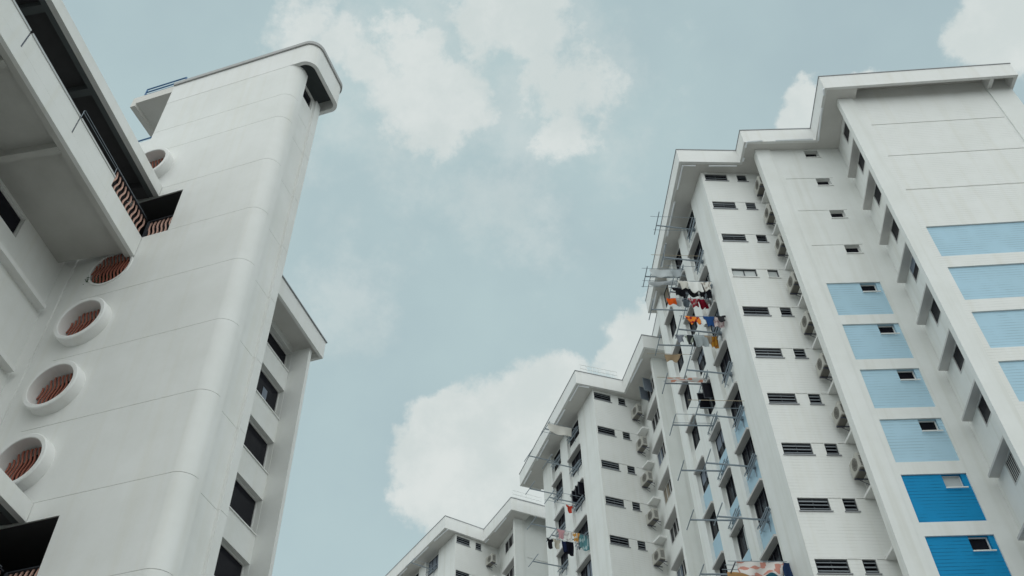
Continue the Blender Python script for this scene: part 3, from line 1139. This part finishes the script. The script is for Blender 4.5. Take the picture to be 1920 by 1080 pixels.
        for i in range(11):
            t = 0.13 + 2.1 * i / 10
            prev = None
            for k in range(13):
                z = z0 + (z1 - z0) * k / 12
                tt = t + 0.055 * math.sin(2 * math.pi * k / 12)
                if prev:
                    a, b, cc, d = Gp(prev[0] - .026, .09), Gp(prev[0] + .026, .09), Gp(prev[0] + .026, .13), Gp(prev[0] - .026, .13)
                    a2, b2, c2, d2 = Gp(tt - .026, .09), Gp(tt + .026, .09), Gp(tt + .026, .13), Gp(tt - .026, .13)
                    c.hexa([(*a, prev[1]), (*d, prev[1]), (*cc, prev[1]), (*b, prev[1]), (*a2, z), (*d2, z), (*c2, z), (*b2, z)])
                prev = (tt, z)
        for i in range(6):
            u = 0.08 + 0.84 * i / 5
            prev = None
            for k in range(13):
                z = z0 + (z1 - z0) * k / 12
                uu = u + 0.05 * math.sin(2 * math.pi * k / 12)
                if prev:
                    c.hexa([(prev[0] - .026, .09, prev[1]), (prev[0] + .026, .09, prev[1]), (prev[0] + .026, .13, prev[1]), (prev[0] - .026, .13, prev[1]),
                            (uu - .026, .09, z), (uu + .026, .09, z), (uu + .026, .13, z), (uu - .026, .13, z)])
                prev = (uu, z)
        c.use(M['darkframe'])
        gbox(c, 0.05, 2.33, .03, .15, z0 - .015, z0 + .02)
        gbox(c, 0.05, 2.33, .03, .15, z1, z1 + .035)
        c.box(-0.04, 1.01, .03, .15, z0 + .003, z0 + .03)
        c.box(-0.04, 1.01, .03, .15, z1 + .002, z1 + .033)
        c.box(-0.06, 0.03, .02, .14, z0 + .03, z1)
        c.build('wave_grille', None, g)
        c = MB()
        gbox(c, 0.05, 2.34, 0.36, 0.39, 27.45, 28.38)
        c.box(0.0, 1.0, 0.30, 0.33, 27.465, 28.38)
        c.build('grille_shade_sheet', M['void'], g)  # dark sheets added for the shade between the grille bars
        # lining behind the corner opening, its shade put into the dark colour
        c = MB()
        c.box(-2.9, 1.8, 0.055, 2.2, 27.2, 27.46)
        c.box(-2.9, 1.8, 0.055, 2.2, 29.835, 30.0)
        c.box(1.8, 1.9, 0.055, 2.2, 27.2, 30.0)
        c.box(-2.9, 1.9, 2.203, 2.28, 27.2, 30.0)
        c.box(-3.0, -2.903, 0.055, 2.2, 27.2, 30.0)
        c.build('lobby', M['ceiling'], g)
        g.location.z = dz
        return g
    gallery(0)
    gallery(-14.02)
    # ledges on the recessed wall
    c = MB()
    for z0, z1 in ((24.42, 24.6), (21.62, 21.8)):
        a, b = Gp(9, 2.62), Gp(-0.05, 2.62)
        a2, b2 = Gp(9, 2.94), Gp(-0.05, 2.94)
        c.hexa([(*a, z0), (*b, z0), (*b2, z0), (*a2, z0), (*a, z1), (*b, z1), (*b2, z1), (*a2, z1)])
    c.build('ledge', M['trim'], T)
    return T


def T_mat(T):
    return Matrix.Translation(T.location) @ T.rotation_euler.to_matrix().to_4x4()


def thing_part(name, parent):
    o = bpy.data.objects.new(name, None)
    COL.objects.link(o)
    o.parent = parent
    return o


M['coping_grey'] = make_mat('grey_coping', (0.42, 0.42, 0.42), 0.6, 0.3, 0.1)
M['coping_metal'] = make_mat('metal_coping', (0.55, 0.55, 0.55), 0.35, 0.5, 0.1, metal=0.3)
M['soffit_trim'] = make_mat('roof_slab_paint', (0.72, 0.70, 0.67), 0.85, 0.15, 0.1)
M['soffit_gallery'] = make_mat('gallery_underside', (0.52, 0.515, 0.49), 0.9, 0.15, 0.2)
TL = lbl_tower()


# ------------------------------------------------------------------ air conditioning units
def ac_unit(T, u, v0, zb, label, w=0.39, L=0.9, h=0.78):
    o = thing('aircon_unit', label, 'air conditioner', (0, 0, 0), 0, 'aircon units in the wall niches')
    o.matrix_world = T_mat(T) @ Matrix.Translation((u, v0, zb)) @ Matrix.Rotation(R(random.uniform(-2, 2)), 4, 'Z')
    c = MB()
    c.box(0, w, 0, L, 0.05, h)
    b = c.build('casing', M['ac'], o)
    bm = bmesh.new()
    bm.from_mesh(b.data)
    bmesh.ops.bevel(bm, geom=list(bm.edges), offset=0.018, segments=2, affect='EDGES')
    bm.to_mesh(b.data)
    bm.free()
    f = MB()
    f.use(M['ac_fan'])
    cy, cz, r = L * 0.42, h * 0.54, 0.26
    n = 28
    f.poly([(-0.006, cy + r * math.cos(2 * math.pi * i / n), cz + r * math.sin(2 * math.pi * i / n)) for i in range(n)][::-1])
    f.use(M['ac_under'])
    for rr in (0.26, 0.17, 0.09):
        f.tube([(-0.014, cy + rr * math.cos(2 * math.pi * i / n), cz + rr * math.sin(2 * math.pi * i / n)) for i in range(n + 1)], 0.008, 5)
    for k in range(4):
        a = math.pi * k / 4
        f.tube([(-0.014, cy - r * math.cos(a), cz - r * math.sin(a)), (-0.014, cy + r * math.cos(a), cz + r * math.sin(a))], 0.006, 5)
    f.build('fan_grille', None, o)
    s = MB()
    for i in range(7):
        z = 0.16 + i * 0.07
        s.box(0.08, w - 0.06, -0.008, 0.003, z, z + 0.03)
    s.build('side_louvre', M['ac_dark'], o)
    p = MB()
    p.box(0.02, w - 0.02, 0.02, L - 0.02, 0.0, 0.052)
    p.build('base_pan', M['ac_under'], o)
    for y in (0.12, L - 0.16):
        k = MB()
        k.box(-0.02, w + 0.16, y, y + 0.04, -0.045, -0.002)
        k.tube([(w + 0.15, y + .02, -0.3), (0.1, y + .02, -0.03)], 0.014, 5)
        k.build('bracket', M['steel_dark'], o)
    h_ = MB()
    h_.tube([(w * .6, L * .9, 0.2), (w + 0.08, L + 0.05, 0.12), (w + 0.12, L + 0.12, -0.25), (w + 0.1, L + 0.14, -0.6)], 0.02, 6)
    h_.build('pipe', M['trim'], o)
    return o


ORD = ['topmost', 'second', 'third', 'fourth', 'fifth', 'sixth', 'seventh', 'eighth']
for i, z in enumerate([43.5, 41.0, 38.4, 35.5, 32.7, 29.95, 27.1, 24.35]):
    if i in (0, 7):
        lab = {0: 'topmost aircon unit under the roof soffit in the near block niche', 7: 'lowest cream aircon unit in the niche of the near block'}[i]
    else:
        lab = f'cream aircon unit in the near block niche, {ORD[i]} from the top'
    ac_unit(TN, 2.55, -1.08, z, lab)
for i, z in enumerate([42.6, 39.85, 37.05, 34.2, 31.4]):
    lab = ('topmost aircon unit in the niche of the middle block' if i == 0 else f'aircon unit in the middle block niche, {ORD[i]} from the top')
    ac_unit(TM, 2.72, -0.95, z, lab)
ac_unit(TF, 2.85, -0.95, 42.3, 'small aircon unit under the roof of the farthest block')


# ------------------------------------------------------------------ laundry racks
def rack(T, root, z, arm, t0, t1, label, poles=(), rails=True, dark=False, lv=0.0):
    """root = (u, v) on the recessed wall; arm goes towards -u; crossbar from v=t0 to v=t1"""
    m = M['steel_dark'] if dark else M['steel']
    o = thing('laundry_rack', label, 'laundry rack', (0, 0, 0), 0, 'laundry racks under the kitchen windows')
    o.matrix_world = T_mat(T) @ Matrix.Translation((root[0], root[1], z))
    c = MB()
    c.tube([(0, 0, 0), (-arm, lv, 0)], 0.042, 8)
    c.build('arm', M['steel'], o)
    c = MB()
    c.tube([(-arm, t0 - root[1], 0.03), (-arm, t1 - root[1], 0.03)], 0.028, 8)
    c.build('crossbar', m, o)
    c = MB()
    c.box(-0.12, -0.002, -0.08, 0.08, -0.09, 0.09)
    c.tube([(-0.06, 0, -0.09), (-0.06, 0, -0.55)], 0.02, 6)
    if rails:
        for k, (x, zz) in enumerate(((-0.16, 0.02), (-0.30, 0.10), (-0.10, 0.3), (-0.2, -0.14))):
            c.tube([(x, -0.85, zz), (x, 0.85, zz)], 0.03, 6)
        for y in (-0.7, 0.0, 0.7):
            c.tube([(-0.02, y, -0.18), (-0.34, y, 0.12)], 0.014, 5)
    c.build('bracket', M['steel'], o)
    for (v, over) in poles:
        c = MB()
        c.tube([(-0.2, v - root[1], 0.08), (-arm - over, v - root[1], 0.075)], 0.014, 6)
        c.build('pole', M['steel'] if over < .5 else M['wood'], o)
    return o


def kpt(p, v, off=0.2):
    return (p['u0'] + p['ks'] * v + off, v)


def garment(T, kind, name, cat, col, u0, u1, v, ztop, h, label, stripe=None, seed=0):
    rnd = random.Random(seed)
    w = (u1 - u0) * 1.2
    nx, nz = (40, 40) if stripe else (22, 24)
    ph, fr = rnd.random() * 6.28, rnd.uniform(7, 13)
    amp = rnd.uniform(0.018, 0.04)
    sag = rnd.uniform(0.01, 0.05)

    def inside(x, t):      # x in -1..1, t in 0..1 downwards
        ax = abs(x)
        if kind == 'shirt':
            if t < 0.06 and ax < 0.22:
                return False
            if t < 0.34:
                return ax < 1.0 - 0.9 * max(0, t - 0.12)
            return ax < 0.64
        if kind == 'trousers':
            if t < 0.3:
                return ax < 0.95
            return 0.08 + .1 * t < ax < 0.95 - 0.05 * t
        if kind == 'rag':
            return ax < 1.0 - 0.55 * t * (0.5 + 0.5 * math.sin(3 * x + ph)) and t < 0.65 + 0.35 * math.sin(2.5 * x + ph) ** 2
        return True

    def pos(i, j):
        x = -1 + 2 * i / nx
        t = j / nz
        hem = 1 + 0.06 * math.sin(3.1 * x + ph)
        uu = w / 2 * x * (1 - 0.08 * t * t) + 0.015 * math.sin(5 * t + ph)
        zz = -h * t * hem - sag * (1 - x * x) * (1 - t) + 0.0
        if name in ('bedspread', 'blanket'):
            zz += 0.10 * math.sin(4.2 * x + ph) * t - 0.05 * math.sin(9 * x + 2 * ph) * t
        yy = (amp * (2.6 if name in ('bedspread', 'blanket') else 1.3)) * math.sin(fr * x / 2 + ph + 1.3 * t) * (0.25 + t) + 0.04 * math.sin(2.2 * t + ph)
        return (uu, yy, zz)
    c = MB()
    mat = flat_col('cloth_' + name + '_%02d%02d%02d' % tuple(int(q * 99) for q in col), col)
    c.use(mat)
    for j in range(nz):
        for i in range(nx):
            x = -1 + 2 * (i + .5) / nx
            t = (j + .5) / nz
            if not inside(x, t):
                continue
            if stripe:
                c.use(flat_col('cloth_pattern_%02d%02d%02d' % tuple(int(q * 99) for q in stripe), stripe) if math.sin(5 * x + 8 * t + ph + 1.5 * math.sin(3 * x - 4 * t)) + 0.55 * math.sin(13 * x - 3 * t) > 0.45 else mat)
            c.poly([pos(i, j + 1), pos(i + 1, j + 1), pos(i + 1, j), pos(i, j)])
    o = c.build(name, None, None, smooth=True)
    bm = bmesh.new()
    bm.from_mesh(o.data)
    bmesh.ops.remove_doubles(bm, verts=bm.verts, dist=1e-5)
    bmesh.ops.solidify(bm, geom=list(bm.faces), thickness=0.012)
    bm.to_mesh(o.data)
    bm.free()
    o.matrix_world = T_mat(T) @ Matrix.Translation(((u0 + u1) / 2, v, ztop)) @ Matrix.Rotation(R(rnd.uniform(-4, 4)), 4, 'Z')
    tag(o, label, cat, 'laundry hung out to dry')
    return o


def near_z(i):
    return 44.24 - 2.83 * i


near_poles = {0: [(2.1, 0.45), (3.1, 0.1)], 1: [(2.6, 0.7), (2.9, 0.05), (3.4, -0.2)], 2: [(1.95, 0.1), (2.45, 0.1), (3.25, 0.1)], 3: [(1.8, 0.1), (3.2, 0.1)],
              5: [(1.75, 0.55), (2.3, 0.4)], 8: [(1.7, 0.3), (2.0, 0.35), (2.35, 0.4), (2.75, 0.4), (3.1, 0.4)]}
for i in range(0, 9):
    names = {2: 'laundry rack hung with black and red clothes, near block', 3: 'laundry rack hung with a blue shirt and mustard clothes, near block',
             8: 'dark laundry rack carrying bedding at the bottom of the photo, near block', 0: 'topmost laundry rack under the roof soffit, front column of near block'}
    lab = names.get(i, f'steel laundry rack in the front window column of near block, {ORD[i] if i < 8 else "ninth"} from the top')
    ru = kpt(NEAR, 2.95)
    rack(TN, ru, near_z(i), ru[0] + 2.56, 1.7, 3.42, lab, near_poles.get(i, ()), dark=(i == 8), lv=-0.25)
for i in range(0, 8):
    names = {0: 'laundry rack hung with grey sheets, rear column near the roof end', 2: 'laundry rack with a tan rag, rear column of near block',
             3: 'laundry rack with a white towel, rear column of near block'}
    lab = names.get(i, f'steel laundry rack in the rear window column of near block, {ORD[i]} from the top')
    ru = kpt(NEAR, 6.1)
    pol = {0: [(5.5, 0.3), (6.5, 0.1), (7.0, 0.1)], 2: [(6.9, 0.5)], 3: [(5.7, 0.5), (6.0, 0.1)], 4: [(5.3, 0.0), (6.0, 0.0)]}.get(i, ())
    rack(TN, ru, 43.5 - 2.84 * i, ru[0] + 2.78, 5.3, 7.0, lab, pol, lv=0.0)
for i in range(0, 4):
    lab = ['laundry rack with a cream sheet under the soffit, middle block', 'laundry rack beside an empty T bar, second from top on middle block',
           'laundry rack with an orange cloth below it, middle block', 'laundry rack crowded with pink and teal clothes, middle block'][i]
    ru = kpt(MID, 3.85)
    rack(TM, ru, 43.45 - 2.87 * i, 2.35, 3.0, 4.7, lab, [(3.2, 0.1), (4.3, 0.1)] if i != 1 else [])
for i in range(0, 4):
    ru = kpt(MID, 7.1)
    lab = f'laundry rack in the rear window column of middle block, {ORD[i]} from the top'
    rack(TM, ru, 43.4 - 2.87 * i, 2.45, 6.2, 7.9, lab, ())
ru = kpt(FAR, 3.8)
rack(TF, ru, 43.0, 2.3, 3.0, 4.6, 'pale laundry rack just under the roof of the farthest block', [(3.3, 0.1)])


def hang(T, v, zr, items, where, s0):
    for n, (kind, name, cat, col, u0, u1, h, desc, *st) in enumerate(items):
        garment(T, kind, name, cat, col, u0, u1, v, zr + 0.075, h, desc + ' ' + where, st[0] if st else None, seed=s0 + n)


z2, z3, z8 = near_z(2), near_z(3), near_z(8)
hang(TN, 1.95, z2, [('shirt', 'shirt', 'shirt', (0.62, 0.6, 0.55), -2.25, -1.7, 0.62, 'cream shirt hung'),
                    ('sheet', 'towel', 'towel', (0.8, 0.8, 0.78), -1.68, -1.05, 0.85, 'plain white towel hung'),
                    ('shirt', 'blouse', 'blouse', (0.72, 0.70, 0.66), -1.0, -0.5, 0.7, 'floral white blouse hung', (0.45, 0.4, 0.36))], 'on the rack with black clothes', 10)
hang(TN, 2.45, z2, [('shirt', 'shirt', 'shirt', (0.012, 0.012, 0.016), -2.45, -1.75, 0.6, 'leftmost black shirt'),
                    ('shirt', 'jacket', 'jacket', (0.010, 0.010, 0.014), -1.72, -1.05, 0.66, 'wide black jacket in the middle'),
                    ('trousers', 'trousers', 'trousers', (0.015, 0.015, 0.02), -1.02, -0.42, 0.68, 'black trousers next to the window')], 'of the upper rack, near block', 20)
hang(TN, 3.25, z2, [('sheet', 'towel', 'towel', (0.85, 0.13, 0.02), -2.62, -2.2, 0.5, 'bright orange towel at the tip'),
                    ('shirt', 'shirt', 'shirt', (0.5, 0.52, 0.53), -2.25, -1.85, 0.55, 'pale grey shirt beside the orange towel'),
                    ('shirt', 'shirt', 'shirt', (0.14, 0.17, 0.2), -1.85, -1.42, 0.62, 'slate grey shirt left of the red one'),
                    ('shirt', 'shirt', 'shirt', (0.5, 0.06, 0.08), -1.42, -0.9, 0.64, 'red patterned shirt', (0.6, 0.45, 0.45)),
                    ('sheet', 'sarong', 'sarong', (0.3, 0.012, 0.035), -0.9, -0.5, 0.75, 'dark red sarong'),
                    ('rag', 'vest', 'vest', (0.42, 0.42, 0.42), -0.55, -0.25, 0.6, 'grey vest beside the wall')], 'of the upper rack, near block', 30)
hang(TN, 1.8, z3, [('rag', 'scarf', 'scarf', (0.75, 0.22, 0.03), -2.3, -1.62, 0.62, 'orange and dark red scarf', (0.3, 0.02, 0.03)),
                   ('shirt', 'vest', 'vest', (0.72, 0.74, 0.74), -1.6, -1.3, 0.6, 'white vest left of the blue shirt'),
                   ('shirt', 'shirt', 'shirt', (0.02, 0.07, 0.22), -1.38, -0.88, 0.7, 'navy blue shirt'),
                   ('sheet', 'blouse', 'blouse', (0.68, 0.58, 0.58), -0.86, -0.4, 0.72, 'pale pink floral blouse', (0.45, 0.3, 0.32))], 'on the lower crowded rack, near block', 40)
hang(TN, 1.55, z3 - 0.1, [('shirt', 'jacket', 'jacket', (0.03, 0.03, 0.035), -0.8, -0.35, 0.5, 'charcoal jacket close to the window'), ], 'on the lower crowded rack', 45)
hang(TN, 3.2, z3, [('shirt', 'shirt', 'shirt', (0.24, 0.26, 0.3), -2.6, -2.2, 0.55, 'grey V neck shirt at the tip'),
                   ('shirt', 'shirt', 'shirt', (0.33, 0.38, 0.32), -2.1, -1.66, 0.55, 'sage green shirt'),
                   ('trousers', 'shorts', 'shorts', (0.05, 0.055, 0.06), -2.0, -1.5, 0.72, 'dark grey shorts behind the green shirt'),
                   ('sheet', 'sheet', 'sheet', (0.5, 0.56, 0.58), -1.62, -1.0, 0.8, 'pale blue sheet'),
                   ('rag', 'shirt', 'shirt', (0.5, 0.4, 0.3), -1.05, -0.72, 0.75, 'beige rag'),
                   ('sheet', 'sarong', 'sarong', (0.55, 0.27, 0.04), -0.75, -0.42, 0.85, 'mustard yellow sarong', (0.35, 0.12, 0.03))], 'on the lower crowded rack, near block', 50)
hang(TN, 5.5, 43.5, [('sheet', 'sheet', 'sheet', (0.62, 0.66, 0.68), -2.5, -1.3, 0.75, 'wide pale grey sheet'),
                     ('sheet', 'sheet', 'sheet', (0.5, 0.54, 0.57), -1.25, -0.5, 0.7, 'narrow grey sheet')], 'on the rear rack near the roof', 60)
hang(TN, 6.5, 43.5, [('sheet', 'towel', 'towel', (0.58, 0.6, 0.62), -2.4, -1.0, 0.42, 'pale grey bath sheet'), ], 'on the rear rack near the roof', 64)
hang(TN, 6.9, 43.5 - 5.68, [('rag', 'rag', 'rag', (0.42, 0.31, 0.2), -2.2, -1.45, 0.62, 'torn tan rag'), ], 'on an otherwise empty rear rack', 66)
hang(TN, 5.7, 43.5 - 8.52, [('sheet', 'towel', 'towel', (0.82, 0.84, 0.85), -0.75, -0.15, 1.0, 'large white towel'),
                            ('sheet', 'cloth', 'cloth', (0.72, 0.7, 0.68), -2.6, -0.9, 0.28, 'narrow white cloth with red marks', (0.66, 0.3, 0.22))], 'on the rear rack, near block', 68)
hang(TN, 1.7, z8, [('sheet', 'bedspread', 'bedspread', (0.70, 0.66, 0.64), -2.35, -0.75, 0.62, 'white and coral bedspread', (0.58, 0.27, 0.22)),
                   ('sheet', 'towel', 'towel', (0.02, 0.04, 0.1), -0.62, -0.18, 0.95, 'dark navy towel by the wall')], 'at the bottom of the photo', 72)
hang(TN, 2.5, z8, [('sheet', 'blanket', 'blanket', (0.5, 0.29, 0.13), -2.6, -1.4, 1.15, 'tan blanket below the bedspread'),
                   ('sheet', 'towel', 'towel', (0.05, 0.2, 0.27), -1.35, -0.6, 1.0, 'teal towel below the bedspread')], 'at the bottom of the photo', 76)
zz = 43.45
hang(TM, 3.2, zz, [('sheet', 'sheet', 'sheet', (0.68, 0.66, 0.62), -2.0, -0.45, 0.85, 'cream sheet under the soffit')], 'of the middle block', 80)
hang(TM, 4.3, zz - 5.74, [('shirt', 'shirt', 'shirt', (0.62, 0.07, 0.04), -0.62, -0.2, 0.6, 'orange red shirt alone on its rack'), ], 'of the middle block', 82)
hang(TM, 3.2, zz - 8.61, [('shirt', 'shirt', 'shirt', (0.6, 0.33, 0.36), -1.95, -1.5, 0.65, 'pink shirt'),
                          ('sheet', 'towel', 'towel', (0.72, 0.72, 0.7), -1.45, -0.95, 0.7, 'white towel', (0.5, 0.46, 0.46)),
                          ('shirt', 'blouse', 'blouse', (0.6, 0.3, 0.08), -0.9, -0.45, 0.65, 'orange and white blouse', (0.7, 0.68, 0.62)),
                          ('sheet', 'sarong', 'sarong', (0.12, 0.27, 0.3), -0.4, 0.2, 1.1, 'teal sarong', (0.4, 0.52, 0.54))], 'on the crowded rack of the middle block', 84)
hang(TM, 4.3, zz - 8.61, [('shirt', 'shirt', 'shirt', (0.012, 0.012, 0.016), -2.2, -1.8, 0.75, 'black shirt at the tip'),
                          ('shirt', 'shirt', 'shirt', (0.62, 0.58, 0.48), -1.75, -1.3, 0.65, 'cream shirt beside the black one'),
                          ('sheet', 'towel', 'towel', (0.02, 0.03, 0.08), -1.15, -0.85, 0.8, 'navy towel'),
                          ('sheet', 'towel', 'towel', (0.012, 0.012, 0.02), -0.82, -0.4, 0.95, 'long black towel')], 'on the crowded rack of the middle block', 90)


# ------------------------------------------------------------------ casement sashes standing open
def open_sash(T, u, v, w, z0, z1, fm='darkframe', gm='glass'):
    c = MB()
    c.use(M[fm])
    e = 0.045
    c.box(u - w, u, v - .02, v + .02, z0, z0 + e)
    c.box(u - w, u, v - .02, v + .02, z1 - e, z1)
    c.box(u - w, u - w + e, v - .02, v + .02, z0 + e, z1 - e)
    c.box(u - e, u, v - .02, v + .02, z0 + e, z1 - e)
    c.use(M[gm])
    c.box(u - w + e, u - e, v - .006, v + .006, z0 + e, z1 - e)
    c.build('open_sash', None, T)


for v in (5.45, 6.3):
    open_sash(TN, NEAR['u0'] + NEAR['ks'] * v + .2, v, 0.62, 33.45, 34.5)
for v in (3.1, 3.6, 4.2):
    open_sash(TM, MID['u0'] + MID['ks'] * v + .2, v, 0.5, 37.9, 38.9)
for v in (-2.6, -1.7):
    open_sash(TM, 2.24 + .23 * (v + 4.41) + .4, v, 0.6, 43.2, 44.3, 'steel', 'curtain')
